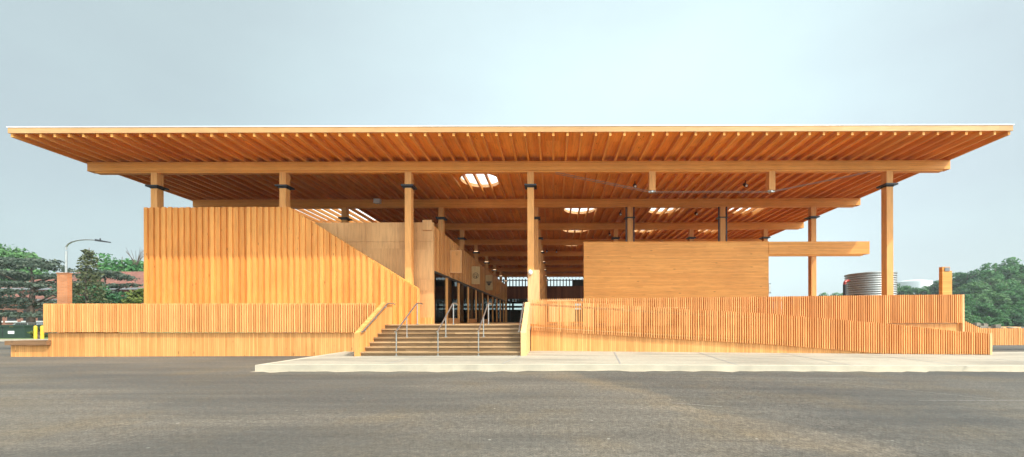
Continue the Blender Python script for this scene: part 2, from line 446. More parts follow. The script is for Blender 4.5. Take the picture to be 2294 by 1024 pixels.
# rafters
nr = 71
raf = None
for i in range(nr):
    x = XL + .05 + (XR - XL - .1) * i / (nr - 1)
    w = .045
    MB().hexa([(x-w,Y0+.004,rb(Y0)),(x+w,Y0+.004,rb(Y0)),(x+w,Y1,rb(Y1)),(x-w,Y1,rb(Y1)),
               (x-w,Y0+.004,du(Y0)-.003),(x+w,Y0+.004,du(Y0)-.003),(x+w,Y1,du(Y1)-.003),(x-w,Y1,du(Y1)-.003)]).build('rafter', 'rafter', can)
# beams
for k, y in enumerate(rows):
    zt = rb(y) - .004
    b = MB().box(-21.0, 17.9, y-.15, y+.15, zt-.40, zt).build('beam', 'glulam_x', can)
    MB().box(-20.7, 17.62, y-.11, y+.11, zt-.475, zt-.402).build('beam_plate', 'glulam_x', b)
# columns
def column(x, y, z0=1.2, channels=False, lamp=False):
    zb = rb(y) - .48; zc = zb - .62
    c = MB().box(x-.145, x+.145, y-.145, y+.145, z0+.003, zb).build('column', 'glulam_z', can)
    if not channels:
        col = MB()
        col.box(x-.27, x+.27, y-.27, y+.27, zc-.035, zc+.035)
        col.box(x-.165, x+.165, y-.165, y+.165, zc-.09, zc-.036)
        col.build('collar', 'black', c)
        if lamp:
            MB().box(x-.16, x+.16, y-.16, y+.16, zc+.037, zc+.085).build('uplight', 'lampring', c)
    else:
        ch = None
        for sx in (-1, 1):
            ch = MB().box(x+sx*.225-.03, x+sx*.225+.03, y-.145, y-.085, 5.0, zb)
            ch.tube([(x+sx*.225, y-.17, 5.45), (x+sx*.225, y-.17, 5.6)], .05)
            ch.build('steel_channel', 'black', c)
        MB().box(x-.29, x+.29, y-.19, y+.19, zc-.03, zc+.03).build('collar', 'black', c)
for k, y in enumerate(rows):
    for j, x in enumerate(COLX):
        if k == 0 and j in (4, 5): continue
        if k > 2 and j in (0, 1): continue
        if k > 5 and j >= 4: continue
        column(x, y, channels=(k == 1 and j in (4, 5)), lamp=(k >= 3 and j in (2, 3)))
# king-post tension truss under the front beam
y = 17.25; zb = rb(y) - .48; zk = 7.17
for x in (4.48, 9.88):
    h = MB().box(x-.14, x+.14, y-.145, y+.145, zk+.05, zb).build('hanging_post', 'glulam_z', can)
    MB().box(x-.15, x+.15, y-.07, y+.07, zk-.02, zk+.048).tube([(x, y-.12, zk), (x, y+.12, zk)], .045).build('node_fitting', 'steel', h)
for p, q in (((.1, zb), (4.48, zk)), ((4.48, zk), (9.88, zk)), ((9.88, zk), (14.35, zb))):
    t = MB()
    for dy in (-.09, .09): t.tube([(p[0], y+dy, p[1]), (q[0], y+dy, q[1])], .011, 6)
    t.build('tension_rod', 'rod', can)
# skylights
for (cx, cy) in mid:
    z0 = du(cy) - .003; z1 = z0 + .17
    s_ = MB(); 
    for r0, r1 in ((SR, SR+.08),):
        s_.lathe(cx, cy, [(r0, z0), (r1, z0), (r1, z1), (r0, z1), (r0, z0)], 40, cap=False)
    o = s_.build('skylight', 'pale', can)
    MB().lathe(cx, cy, [(SR+.06, z1+.004), (SR*.7, z1+.10), (.01, z1+.15)], 40, cap=False).build('glazing', 'milky', o, smooth=True)
o = MB()
for (x0, x1, y0, y1) in ((RX0-.1, RX0, RY0-.1, RY1+.1), (RX1, RX1+.1, RY0-.1, RY1+.1), (RX0, RX1, RY0-.1, RY0), (RX0, RX1, RY1, RY1+.1)):
    o.hexa([(x0,y0,du(y0)-.003),(x1,y0,du(y0)-.003),(x1,y1,du(y1)-.003),(x0,y1,du(y1)-.003),(x0,y0,du(y0)+.35),(x1,y0,du(y0)+.35),(x1,y1,du(y1)+.35),(x0,y1,du(y1)+.35)])
o = o.build('skylight', 'pale', can, label='large rectangular rooflight crossed by rafters')
MB().hexa([(RX0-.1,RY0-.1,du(RY0)+.36),(RX1+.1,RY0-.1,du(RY0)+.36),(RX1+.1,RY1+.1,du(RY1)+.36),(RX0-.1,RY1+.1,du(RY1)+.36),
           (RX0-.1,RY0-.1,du(RY0)+.38),(RX1+.1,RY0-.1,du(RY0)+.38),(RX1+.1,RY1+.1,du(RY1)+.38),(RX0-.1,RY1+.1,du(RY1)+.38)]).build('glazing', 'milky', o)
# pale casing round the foot of the entrance column
cs = MB().box(-1.13, -.62, 16.84, 17.10, 1.2, 3.6).build('column_casing', 'pale', can)

# little fixtures under the roof
def spot(x, y, label):
    z = rb(y)
    t = thing('spotlight', label, 'spotlight', (x, y, z), 'black spotlights under the rafters')
    MB().tube([(x, y, z+.02), (x, y, z-.16)], .02).build('stem', 'black', t)
    MB().tube([(x, y+.10, z-.16), (x, y-.12, z-.30)], .085, 12).build('head', 'black', t)
    MB().tube([(x, y-.115, z-.296), (x, y-.13, z-.305)], .06, 12).build('lens', 'whitebox', t)
for x, y, l in ((4.2, 19.5, 'black spotlight under the rafters, left of the first hanging post'), (9.85, 19.45, 'black spotlight under the rafters, left of the second hanging post'),
             (4.3, 24.3, 'small black spotlight just left of the column with black channels'), (9.15, 24.3, 'small black spotlight left of the farther channelled column'),
             (4.4, 29.6, 'far black spotlight low over the left part of the plank wall'), (-.62, 36.0, 'far black spotlight right of the entrance columns, left of a pair'), (.3, 36.2, 'far black spotlight right of the entrance columns, right of a pair')):
    spot(x, y, l)
t = thing('speaker', 'small white box speaker fixed to the second roof beam', 'speaker', (wx(847, 22.0), 22.05, 8.0))
MB().box(wx(840,22), wx(853.5,22), 21.86, 22.09, wz(455,22), wz(445.5,22)).build('cabinet', 'whitebox', t)
MB().box(wx(841.5,22), wx(852,22), 21.845, 21.858, wz(454,22), wz(446.5,22)).build('grille', 'whitebox', t)
t = thing('wall_lamp', 'small white lamp at the head of the pale entrance column casing', 'lamp', (-1.02, 16.8, 3.5))
MB().lathe(-1.02, 16.77, [(.03, 3.36), (.085, 3.40), (.10, 3.48), (.07, 3.56), (.02, 3.60)], 14).build('globe', 'whitebox', t, smooth=True)
MB().box(-1.06, -.98, 16.80, 16.838, 3.42, 3.54).build('bracket', 'steel', t)

# ---------------------------------------------------------------- battened wall at the left
bw = thing('battened_wall', 'tall board-and-batten timber wall with a sloping right shoulder', 'wall', (-12, 16.95, 1.2))
D = 16.95
xl, xr = -18.225, wx(935, D)
ztop = wz(463, D); xs_ = wx(650, D); zr_ = wz(645, D)
def wtop(x): return ztop if x <= xs_ else ztop + (zr_ - ztop) * (x - xs_) / (xr - xs_)
MB().prism_xz([(xl, 1.2), (xr, 1.2), (xr, zr_-.02), (xs_, ztop-.02), (xl, ztop-.02)], D, D+.12).build('backing', 'board', bw)
b1 = MB(); x = xl; i = 0
while x < xr - .02:
    wd = .155 if i % 2 == 0 else .115
    a, c = x, min(x + wd, xr)
    dep = .07 if i % 2 == 0 else .008
    jit = random.uniform(-.004, .004); top = random.uniform(-.012, .012)
    b1.hexa([(a+.006, D-dep+jit, 1.2), (c-.006, D-dep+jit, 1.2), (c-.006, D-.001, 1.2), (a+.006, D-.001, 1.2),
             (a+.006, D-dep+jit, wtop(a)+top), (c-.006, D-dep+jit, wtop(c)+top), (c-.006, D-.001, wtop(c)+top), (a+.006, D-.001, wtop(a)+top)])
    x += wd; i += 1
b1.build('cladding', 'board', bw)
MB().hexa([(xs_-.1, D+.001, ztop-.018), (xr, D+.001, zr_-.018), (xr, D+.16, zr_-.018), (xs_-.1, D+.16, ztop-.018),
           (xs_-.1, D+.001, ztop+.03), (xr, D+.001, zr_+.02), (xr, D+.16, zr_+.02), (xs_-.1, D+.16, ztop+.03)]).build('coping', 'glulam_x', bw)
MB().box(xr+.001, xr+.05, D-.05, D+.16, 1.2, zr_).build('end_board', 'glulam_z', bw)

# ---------------------------------------------------------------- left hall with the glazed side
hall = thing('market_hall', 'plywood clad market hall with a long glazed side beside the stairs', 'building', (-10, 17.8, 1.2))
HX = -5.56; HD0, HD1 = 17.62, 44.0
def ht(y): return 5.93 - .008 * (y - 17.6)
hz_head = 3.69
fw = MB()
pxs = [-17.8, -15.2, -13.9, -12.6, -11.3, -10.0, -8.7, -7.35, -6.35, HX]
for a, b in zip(pxs, pxs[1:]):
    for z0, z1 in ((1.2, 3.28), (3.28, 5.02), (5.02, 5.93)):
        fw.box(a+.008, b-.008, HD0, HD0+.05, z0+.008, z1-.008)
fw.box(-17.8, HX-.002, HD0+.015, HD0+.12, 1.2, 5.92)
fw.build('front_wall', 'ply', hall)
MB().box(-6.05, -5.62, HD0-.06, HD0-.002, 5.55, 6.02).build('corner_block', 'ply', hall)
MB().box(-6.45, HX, HD0-.09, HD0-.003, 1.2, 1.5).build('plinth', 'skirt', hall)
up = MB(); y = HD0 + .13; i = 0
while y < HD1:
    e = min(y+.27, HD1); dep = .0 if i % 2 else .025
    up.hexa([(HX-.12, y, hz_head), (HX+dep, y, hz_head), (HX+dep, e-.012, hz_head), (HX-.12, e-.012, hz_head),
             (HX-.12, y, ht(y)-.15), (HX+dep, y, ht(y)-.15), (HX+dep, e-.012, ht(e)-.15), (HX-.12, e-.012, ht(e)-.15)])
    y += .28; i += 1
up.build('side_cladding', 'hallboard', hall)
MB().box(HX-.10, HX+.03, HD0+.13, HD1, hz_head-.09, hz_head-.003).build('head_rail', 'frame', hall)
gy = [HD0+.14] + [19.9 + 2.5*k for k in range(10)]
for a, b in zip(gy, gy[1:]):
    MB().box(HX-.05, HX-.035, a+.1, b-.1, 1.25, hz_head-.1).build('window_pane', 'glass', hall)
for k, yv in enumerate(gy[1:]):
    MB().box(HX-.07, HX+.02, yv-.05, yv+.05, 1.2, hz_head-.095).build('mullion', 'glulam_z', hall)
    MB().box(HX-.07, HX-.02, yv+.055, yv+.15, 1.2, hz_head-.095).build('door_frame', 'frame', hall)
for a, b in ((gy[1]+.3, gy[2]-.15), (gy[3]+.3, gy[4]-.15), (gy[5]+.3, gy[6]-.15)):
    MB().box(HX-.03, HX+.02, a, b, 1.2, 1.5).build('kick_panel', 'skirt', hall)
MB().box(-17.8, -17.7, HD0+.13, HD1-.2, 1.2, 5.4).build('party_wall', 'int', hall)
# things inside the hall
t = thing('locker', 'tall narrow green cabinet inside the glazed hall', 'cabinet', (-7.0, 23.6, 1.2))
MB().box(-7.15, -6.86, 23.5, 23.8, 1.24, 2.95).build('body', 'green', t); MB().box(-7.13, -6.88, 23.53, 23.77, 1.2, 1.238).build('plinth', 'black', t)
for X, Y, l in ((-8.3, 29, 'dark shop counter inside the hall, nearer the entrance'), (-8.8, 35, 'dark shop counter inside the hall, farther back')):
    t = thing('counter', l, 'counter', (X, Y, 1.2), 'counters inside the hall')
    MB().box(X-.6, X+.6, Y-.8, Y+.8, 1.2, 2.15).build('body', 'darkwood', t); MB().box(X-.7, X+.7, Y-.9, Y+.9, 2.152, 2.2).build('counter_top', 'grey', t)
# projecting signs
def sign(y, px, w, ztop_, zbot, label, kind, mat):
    x0 = HX + .045; x1 = x0 + w
    t = thing('hanging_sign', label, 'sign', (x0, y, zbot), 'projecting signs along the hall')
    MB().box(x0, x1, y-.03, y+.03, zbot, ztop_).build('board', mat, t)
    fr = MB(); yy = y - .034
    e = MB(); cx = (x0+x1)/2; cz = (ztop_+zbot)/2 - .03
    if kind == 'ring':
        n = 28; r = .185
        e.tube([(cx+r*math.cos(2*math.pi*i/n)*1.0, yy, cz+r*math.sin(2*math.pi*i/n)) for i in range(n+1)], .016, 6, cap=False)
        e.tube([(cx-.13, yy, cz+.03), (cx-.05, yy, cz+.09), (cx+.02, yy, cz+.03), (cx+.09, yy, cz+.08), (cx+.13, yy, cz+.02)], .014, 6)
        e.tube([(cx-.10, yy, cz+.01), (cx-.07, yy, cz-.09), (cx+.03, yy, cz-.11), (cx+.09, yy, cz-.04), (cx+.10, yy, cz+.02)], .015, 6)
        e.tube([(cx+.0, yy, cz-.02), (cx+.08, yy, cz-.09), (cx+.03, yy, cz-.15)], .022, 6)
        e.build('emblem', 'ink', t)
    elif kind == 'bowl':
        e.prism_xz([(cx-.24, cz+.12), (cx-.19, cz+.02), (cx+.19, cz+.02), (cx+.24, cz+.12)], yy-.008, yy+.003)
        e.prism_xz([(cx-.15, cz-.01), (cx-.09, cz-.16), (cx, cz-.22), (cx+.09, cz-.16), (cx+.15, cz-.01)], yy-.008, yy+.003)
        e.build('emblem', 'ink', t)
    else:
        for a, b, c, d in ((x0, x1, zbot, zbot+.06), (x0, x1, ztop_-.06, ztop_), (x0, x0+.07, zbot+.06, ztop_-.06), (x1-.07, x1, zbot+.06, ztop_-.06)):
            fr.box(a, b, y-.045, y-.031, c, d)
        fr.build('border', 'ply', t)
sign(20.3, 1010, .62, wz(560, 20.3), wz(611, 20.3), 'blank framed sign board, nearest of the four projecting from the hall', 'blank', 'hallboard')
sign(25.6, 1057, .56, wz(596.5, 25.6), wz(636, 25.6), 'pale projecting sign with a dark round emblem', 'ring', 'sign1')
sign(30.8, 1088, .58, wz(616, 30.8), wz(650, 30.8), 'pale projecting sign with a dark bowl shaped emblem', 'bowl', 'sign1')
sign(36.0, 1109, .55, wz(631, 36), wz(659, 36), 'plain reddish sign board, farthest of the four along the hall', 'blank', 'hallboard')

# ---------------------------------------------------------------- right plank wall with the outrigger beam
pw = thing('plank_wall', 'broad wall of horizontal timber planks with a beam reaching out to its right', 'wall', (6, 19.6, 1.2))
D = 19.5
x0, x1 = wx(1308, D), wx(1722.5, D); zt = wz(544, D)
pl = MB(); z = 1.2; i = 0
while z < zt - .01:
    e = min(z+.072, zt)
    pl.box(x0+random.uniform(0, .006), x1, D+random.uniform(0, .006), D+.2, z, e-.002); z += .072
pl.build('planks', 'plank', pw)
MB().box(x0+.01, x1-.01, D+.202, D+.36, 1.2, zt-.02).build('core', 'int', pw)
MB().box(x0-.02, x1+.004, D-.02, D+.38, zt+.001, zt+.045).build('coping', 'glulam_x', pw)
bx_ = wx(1948, D)
ob = MB().box(x1+.006, bx_, D-.015, D+.3, wz(570.5, D), zt+.03).build('outrigger_beam', 'plank', pw)
MB().box(x1+.006, wx(1935, D), D+.02, D+.26, wz(574, D), wz(570.5, D)-.002).build('beam_plate', 'glulam_x', ob)
t = thing('control_box', 'small grey control box on the right end of the plank wall', 'box', (x1+.07, 19.6, 2.9))
MB().box(x1+.012, x1+.13, D+.03, D+.2, wz(658, D), wz(636, D)).build('box_body', 'grey', t)
MB().box(x1+.02, x1+.12, D+.018, D+.028, wz(656, D), wz(638, D)).build('box_door', 'steel', t)

# ---------------------------------------------------------------- far hall at the back
fh = thing('rear_hall', 'dark boarded hall with glass doors closing the far end under the roof', 'building', (0, 53, 1.2))
FD = 53.0
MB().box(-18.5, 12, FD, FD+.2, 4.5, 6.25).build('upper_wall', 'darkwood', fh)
sl = MB()
x = -18.5
while x < 12:
    sl.box(x, x+.14, FD+.02, FD+.16, 6.252, 7.25); x += .44
sl.box(-18.5, 12, FD+.03, FD+.15, 7.0, 7.12)
sl.build('clerestory_bars', 'grey', fh)
MB().box(wx(1284, FD), 12, FD-.1, FD+.3, 6.25, 7.05).build('plant_box', 'int', fh)
for k in range(14):
    X = -18.4 + 2.05*k
    MB().box(X+.07, X+1.98, FD+.05, FD+.07, 1.25, 4.45).build('glass_door', 'glass', fh)
    MB().box(X-.07, X+.07, FD, FD+.15, 1.2, 4.495).build('door_frame', 'frame', fh)
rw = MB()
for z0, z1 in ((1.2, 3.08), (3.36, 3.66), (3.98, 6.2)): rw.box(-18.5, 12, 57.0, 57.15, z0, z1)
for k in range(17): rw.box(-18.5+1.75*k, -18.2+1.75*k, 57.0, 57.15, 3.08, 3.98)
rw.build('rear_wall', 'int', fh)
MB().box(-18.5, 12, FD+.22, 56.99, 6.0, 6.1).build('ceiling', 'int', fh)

# ---------------------------------------------------------------- fences
P_ = .09
def pickets(x0, x1, y, bot, top, w, d, seed):
    r_ = random.Random(seed); m = MB()
    n0 = math.ceil(x0/P_); n1 = math.floor(x1/P_)
    for n in range(n0, n1+1):
        x = n*P_; j = r_.uniform(-.003, .003); dy = r_.uniform(-.003, .003); dz = r_.uniform(-.006, .006)
        ww = w*r_.uniform(.92, 1.06)
        m.box(x-ww/2+j, x+ww/2+j, y+dy, y+d+dy, bot(x)+dz, top(x)+dz)
    return m
def poly(pts):
    def f(x):
        if x <= pts[0][0]: return pts[0][1]
        for (a, za), (b, zb_) in zip(pts, pts[1:]):
            if x <= b: return za + (zb_-za)*(x-a)/(b-a)
        return pts[-1][1]
    return f
def unroll(px, py): return py + .0025*(px - VX)
def zline(pts, D): return poly([(wx(p[0], D), wz(unroll(*p), D)) for p in pts])
# left guard
lf = thing('slat_guard', 'long level slatted guard on a boarded base, left of the stairs', 'fence', (-13, 14.6, 0))
D = 14.5
lx0, lx1 = wx(100, D), -6.78
lb = zline([(100, 744.5), (830, 745)], D); lt = zline([(100, 680.5), (830, 679.5)], D)
pickets(lx0, lx1, D, lb, lt, .046, .085, 1).build('slat_screen', 'picket', lf)
for dz in (.16, .92):
    MB().box(lx0+.02, lx1, D+.087, D+.13, lb(-12)+dz, lb(-12)+dz+.09).build('rail', 'glulam_x', lf)
MB().box(lx0-.05, lx0-.004, D-.004, D+.3, lb(lx0)-.004, lt(lx0)).build('end_post', 'glulam_z', lf)
MB().box(wx(116, 14.62), lx1-.0, 14.60, 14.7, -.05, .90).build('base_boarding', 'skirt', lf)
MB().box(wx(107, 14.6), wx(116, 14.62)-.004, 14.61, 14.80, .63, .90).build('corner_block', 'skirt', lf)
MB().box(lx0-.0, lx0+.1, 14.92, 16.9, -.05, 1.04).build('side_boarding', 'skirt', lf)
# bench
be = thing('bench', 'low timber bench with a thick brown slab top at the left end of the base', 'bench', (-19.7, 14.3, 0))
MB().box(wx(24, 14.6), -19.34, 14.6, 15.05, -.03, .445).build('base', 'skirt', be)
tb = MB(); D = 14.47
for i in range(4):
    tb.box(wx(11, D)+random.uniform(-.02, .02), -19.34, D+.165*i+(.13 if i else 0)*0, D+.165*i+.155, .45, .62)
tb.build('seat', 'benchtop', be)
# front ramp guard
rf = thing('ramp_guard', 'slatted ramp guard sloping down to the right along the pavement', 'fence', (8, 14.6, 0))
D = 14.6
rx0, rx1 = -.88, wx(2217, D)
rt = zline([(1185, 671), (1228, 673), (1460, 688), (1724, 702.7), (1985, 724.7), (2156, 743), (2217, 747)], D)
rbm = zline([(1185, 740), (1460, 756.5), (1724, 771.5), (1985, 792.5), (2217, 795.5)], D)
rbt = lambda x: max(rbm(x), sz(x)+.012)
pickets(rx0, rx1, D, rbt, rt, .037, .085, 2).build('slat_screen', 'picket', rf)
def sloped_bar(m, f, x0, x1, y0, y1, dz0, dz1, n=24):
    for i in range(n):
        a = x0+(x1-x0)*i/n; b = x0+(x1-x0)*(i+1)/n
        m.hexa([(a,y0,f(a)+dz0),(b,y0,f(b)+dz0),(b,y1,f(b)+dz0),(a,y1,f(a)+dz0),(a,y0,f(a)+dz1),(b,y0,f(b)+dz1),(b,y1,f(b)+dz1),(a,y1,f(a)+dz1)])
    return m
sloped_bar(MB(), rt, rx0, rx1, D+.087, D+.13, -.22, -.14).build('rail', 'pale', rf)
sloped_bar(MB(), rbm, rx0, wx(1985, D), D+.087, D+.13, .17, .25).build('rail', 'glulam_x', rf)
pan = MB(); n = 40; xe = wx(1990, D)
for i in range(n):
    a = rx0+(xe-rx0)*i/n; b = rx0+(xe-rx0)*(i+1)/n
    pan.hexa([(a,D+.1,sz(a)-.1),(b,D+.1,sz(b)-.1),(b,D+.16,sz(b)-.1),(a,D+.16,sz(a)-.1),(a,D+.1,rbm(a)+.12),(b,D+.1,rbm(b)+.12),(b,D+.16,rbm(b)+.12),(a,D+.16,rbm(a)+.12)])
pan.build('base_boarding', 'skirt', rf)
MB().box(rx1+.0, rx1+.09, D-.01, D+1.2, sz(rx1)-.05, rt(rx1)+.01).build('end_post', 'pale', rf)
for k in range(9):
    x = rx0 + .6 + 1.9*k
    if x < rx1: MB().box(x-.04, x+.04, D+.165, D+.24, rbm(x), rt(x)-.1).build('post', 'glulam_z', rf)
rs = MB(); sloped_bar(rs, rbm, rx0, rx1, D+.17, 16.0, .05, .12, 30); struct(rs.build('ramp', 'deckwood'))
# rear deck guard
df = thing('deck_guard', 'slatted deck guard standing level behind the ramp at the right', 'fence', (9, 16.1, 0))
D = 16.05
dx0, dx1 = -.75, wx(2157, D)
dt = zline([(1228, 669.5), (1724, 664.4), (1985, 661), (2157, 659.7)], D)
db = zline([(1228, 733), (1985, 724.5), (2157, 723)], D)
pickets(dx0, dx1, D, db, dt, .038, .085, 3).build('slat_screen', 'picket', df)
for dz0, dz1, f in ((-.2, -.12, dt), (.14, .22, db)):
    sloped_bar(MB(), f, dx0, dx1, D+.087, D+.13, dz0, dz1).build('rail', 'glulam_x', df)
MB().box(dx1-.02, dx1+.06, D-.01, D+.12, .55, dt(dx1)).build('end_post', 'pale', df)
for k in range(9):
    x = dx0 + 1.0 + 2.05*k
    MB().box(x-.04, x+.04, D+.147, D+.21, 1.2, dt(x)-.08).build('post', 'glulam_z', df)
MB().box(-.88, wx(2150, D+.1), D+.1, D+.145, -.2, 1.16).build('base_boarding', 'skirt', df)
# side guard stepping down behind the right end
sf = thing('side_guard', 'short slatted guard falling away behind the right end of the deck', 'fence', (17.6, 16.6, 0))
st = poly([(17.36, 1.42), (18.6, .86)])
m = MB()
x = 17.37
while x < 18.55: m.box(x, x+.05, 16.3, 16.345, -.1, st(x)); x += .085
m.build('slat_screen', 'picket', sf)
sloped_bar(MB(), st, 17.37, 18.55, 16.346, 16.39, -.2, -.12, 6).build('rail', 'glulam_x', sf)
ff = thing('far_slat_fence', 'low slatted fence across the lot beyond the right end', 'fence', (24, 19, 0))
m = MB(); x = 20.7
r_ = random.Random(5)
while x < 40: m.box(x, x+.056, 18.4, 18.44, .10+.0*x, .92+r_.uniform(-.01, .01)); x += .085
m.build('slat_screen', 'picket', ff)
for z in (.25, .72): MB().box(20.7, 40, 18.442, 18.49, z, z+.08).build('rail', 'glulam_x', ff)
for X in (20.75, 23.5, 26.5, 30, 34, 39.5): MB().box(X, X+.09, 18.492, 18.58, -.16, .9).build('post', 'glulam_z', ff)

# ---------------------------------------------------------------- stairs
stt = thing('staircase', 'broad flight of weathered timber steps with pale side walls up to the deck', 'stairs', (-3.9, 13.7, .16))
SX0, SX1 = -6.45, -1.11
nst = 7; z0 = .155; rise = (1.2 - z0)/nst; run = .305; sy = 12.72
for i in range(nst):
    y = sy + run*i; ze = z0 + rise*(i+1)
    yb_ = y + run + .03 if i < nst-1 else 14.84
    t_ = MB()
    nb = 3 if i < nst-1 else 3
    for j in range(nb):
        w = (yb_ - y + .045)/nb
        t_.box(SX0, SX1, y-.045+w*j+.004, y-.045+w*(j+1)-.004, ze-.045, ze - random.uniform(0, .003))
    t_.build('tread', 'stair', stt)
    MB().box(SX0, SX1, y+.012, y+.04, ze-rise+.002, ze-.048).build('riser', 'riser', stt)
def side_wall(x0, x1, zoff, mat, yend):
    yA = 12.6
    pts = [(yA, .1), (yend, .1), (yend, 2.05), (14.62, 2.05), (yA, .93)]
    return MB().prism_yz(pts, x0, x1).build('side_wall', mat, stt)
side_wall(-6.62, -6.46, 0, 'skirt_y', 15.2)
side_wall(-1.09, -.91, 0, 'pale', 14.7)

def handrail(x, label, wall=False, foot=True):
    t = thing('handrail', label, 'handrail', (x, 12.75, .16), 'steel handrails on the stairs')
    yt = 14.66; yb0 = 12.74
    zb0, zt0 = .155+.84, 1.2+.80
    r = MB().tube([(x, yb0-.10, zb0-.02), (x, yb0, zb0), (x, yt-.05, zt0), (x, yt+.08, zt0+.03), (x, yt+.55, zt0+.03), (x, yt+.63, zt0-.0)], .026, 8)
    r.build('rail', 'steel', t)
    def zz(y): return zb0 + (zt0-zb0)*(y-yb0)/(yt-.05-yb0)
    if not wall:
        for y, zf in ((yb0, .155), (13.66, .155+rise*4), (yt+.05, 1.2)):
            MB().tube([(x, y, zf), (x, y, min(zz(y), zt0+.02)-.0)], .022, 8).tube([(x, y, zf+.001), (x, y, zf+.02)], .06, 10).build('post', 'steel', t)
    else:
        for y in (12.9, 13.7, 14.5):
            MB().tube([(x, y, zz(y)), (x, y, zz(y)-.09), (x+wall*.06, y, zz(y)-.11)], .012, 6).build('bracket', 'steel', t)
handrail(-5.28, 'free standing steel handrail nearest the left side of the stairs')
handrail(-3.88, 'steel handrail in the middle of the stairs')
handrail(-2.52, 'free standing steel handrail nearest the right side of the stairs')
handrail(-6.39, 'steel handrail fixed to the left side wall of the stairs', wall=-1)
handrail(-1.16, 'steel handrail fixed to the right side wall of the stairs', wall=1)

# counters and benches on the deck, seen through the slats
t = thing('market_counter', 'pale timber market counter behind the slats right of the entrance column', 'counter', (.4, 18, 1.2))
MB().box(-.24, 1.02, 17.7, 18.3, 1.203, 2.25).build('body', 'pale', t); MB().box(-.3, 1.08, 17.64, 18.36, 2.252, 2.31).build('counter_top', 'pale', t)
for X, l in ((2.4, 'timber table behind the slats below the left part of the plank wall'), (5.4, 'timber table behind the slats below the middle of the plank wall'), (9.0, 'timber table behind the slats below the right part of the plank wall')):
    t = thing('picnic_table', l, 'table', (X, 17.6, 1.2), 'timber tables on the deck')
    MB().box(X-.8, X+.8, 17.3, 17.9, 1.9, 1.95).build('table_top', 'pale', t)
    for sx in (-.65, .65):
        MB().box(X+sx-.05, X+sx+.05, 17.35, 17.85, 1.203, 1.898).build('leg', 'glulam_z', t)
    for yy in (17.0, 18.1): MB().box(X-.8, X+.8, yy, yy+.25, 1.6, 1.65).box(X-.6, X-.5, yy+.05, yy+.2, 1.203, 1.6).box(X+.5, X+.6, yy+.05, yy+.2, 1.203, 1.6).build('seat', 'glulam_x', t)

t = thing('planter', 'long timber planter behind the slats, right of the plank wall', 'planter', (13.3, 18.2, 1.2))
MB().box(11.3, 15.6, 17.9, 18.0, 1.203, 2.12).box(11.3, 15.6, 18.45, 18.55, 1.203, 2.12).box(11.3, 11.4, 18.0, 18.45, 1.203, 2.12).box(15.5, 15.6, 18.0, 18.45, 1.203, 2.12).build('box_sides', 'skirt', t)
MB().box(11.4, 15.5, 18.0, 18.45, 1.203, 2.0).build('soil', 'bark', t)
# ---------------------------------------------------------------- piers
D = 17.0
t = thing('brick_pier', 'orange brick pier rising behind the left end of the slatted guard', 'pier', (wx(139, D), D, 0))
MB().box(wx(128, D), wx(151, D), D, D+.17, 0, wz(613-2.8, D)).build('shaft', 'pierbrick', t)
MB().box(wx(127, D), wx(152, D), D-.02, D+.19, wz(613-2.8, D)+.001, wz(611.5-2.8, D)+.01).build('cap', 'pierbrick', t)
D = 17.6
t = thing('timber_pier', 'square timber pier with a small louvred vent at its head, right end of deck', 'pier', (wx(2118, D), D, 0))
xa, xb2 = wx(2111.5, D), wx(2133, D)
MB().box(xa, xb2, D, D+.16, -.2, wz(607+2, D)).build('shaft', 'plank', t)
MB().box(xa, wx(2128.5, D), D, D+.16, wz(607+2, D)+.001, wz(598+2, D)).build('head', 'plank', t)
lv = MB().box(wx(2116, D), wx(2127, D), D-.02, D-.002, wz(608+2, D), wz(599.5+2, D))
for i in range(4): lv.box(wx(2116.5, D), wx(2126.5, D), D-.03, D-.021, wz(607+2-2*i, D), wz(606+2-2*i, D))
lv.build('louvre', 'grey', t)

# ---------------------------------------------------------------- tanks
D = 27.0
cx = wx(1949, D); rad = 1.42; zt = wz(614, D-1.0)
t = thing('water_tank', 'round corrugated zinc water tank behind the deck guard', 'tank', (cx, D, -.15))
prof = []; z = -.15
while z < zt:
    prof.append((rad, z)); prof.append((rad+.035, z+.05)); prof.append((rad+.035, z+.075)); prof.append((rad, z+.125)); z += .155
prof.append((rad+.05, zt)); prof.append((rad+.05, zt+.06)); prof.append((rad-.02, zt+.06))
MB().lathe(cx, D, prof, 64).build('shell', 'corr', t, smooth=False)
MB().lathe(cx, D, [(rad-.03, zt+.062), (.3, zt+.22), (.02, zt+.24)], 48).build('lid', 'corr', t)
px_ = wx(1885, D)
MB().tube([(px_, D-.3, -.1), (px_, D-.3, wz(640, D))], .10, 12).build('downpipe', 'black', t)
MB().tube([(px_, D-.3, wz(640, D)), (px_+.02, D-.3, wz(635, D)), (px_+.16, D-.25, wz(632, D)), (px_+.42, D-.15, wz(631, D))], .09, 12).build('elbow', 'red', t)
D = 170
t = tag(MB().lathe(wx(2047, D), D, [(6.1, 5), (6.1, wz(634, D)), (6.0, wz(633, D)), (3, wz(630.5, D)), (.1, wz(629.5, D))], 48).build('storage_tank', 'white', None, smooth=False), 'white storage tank far beyond the trees, right of the corrugated tank', 'tank')

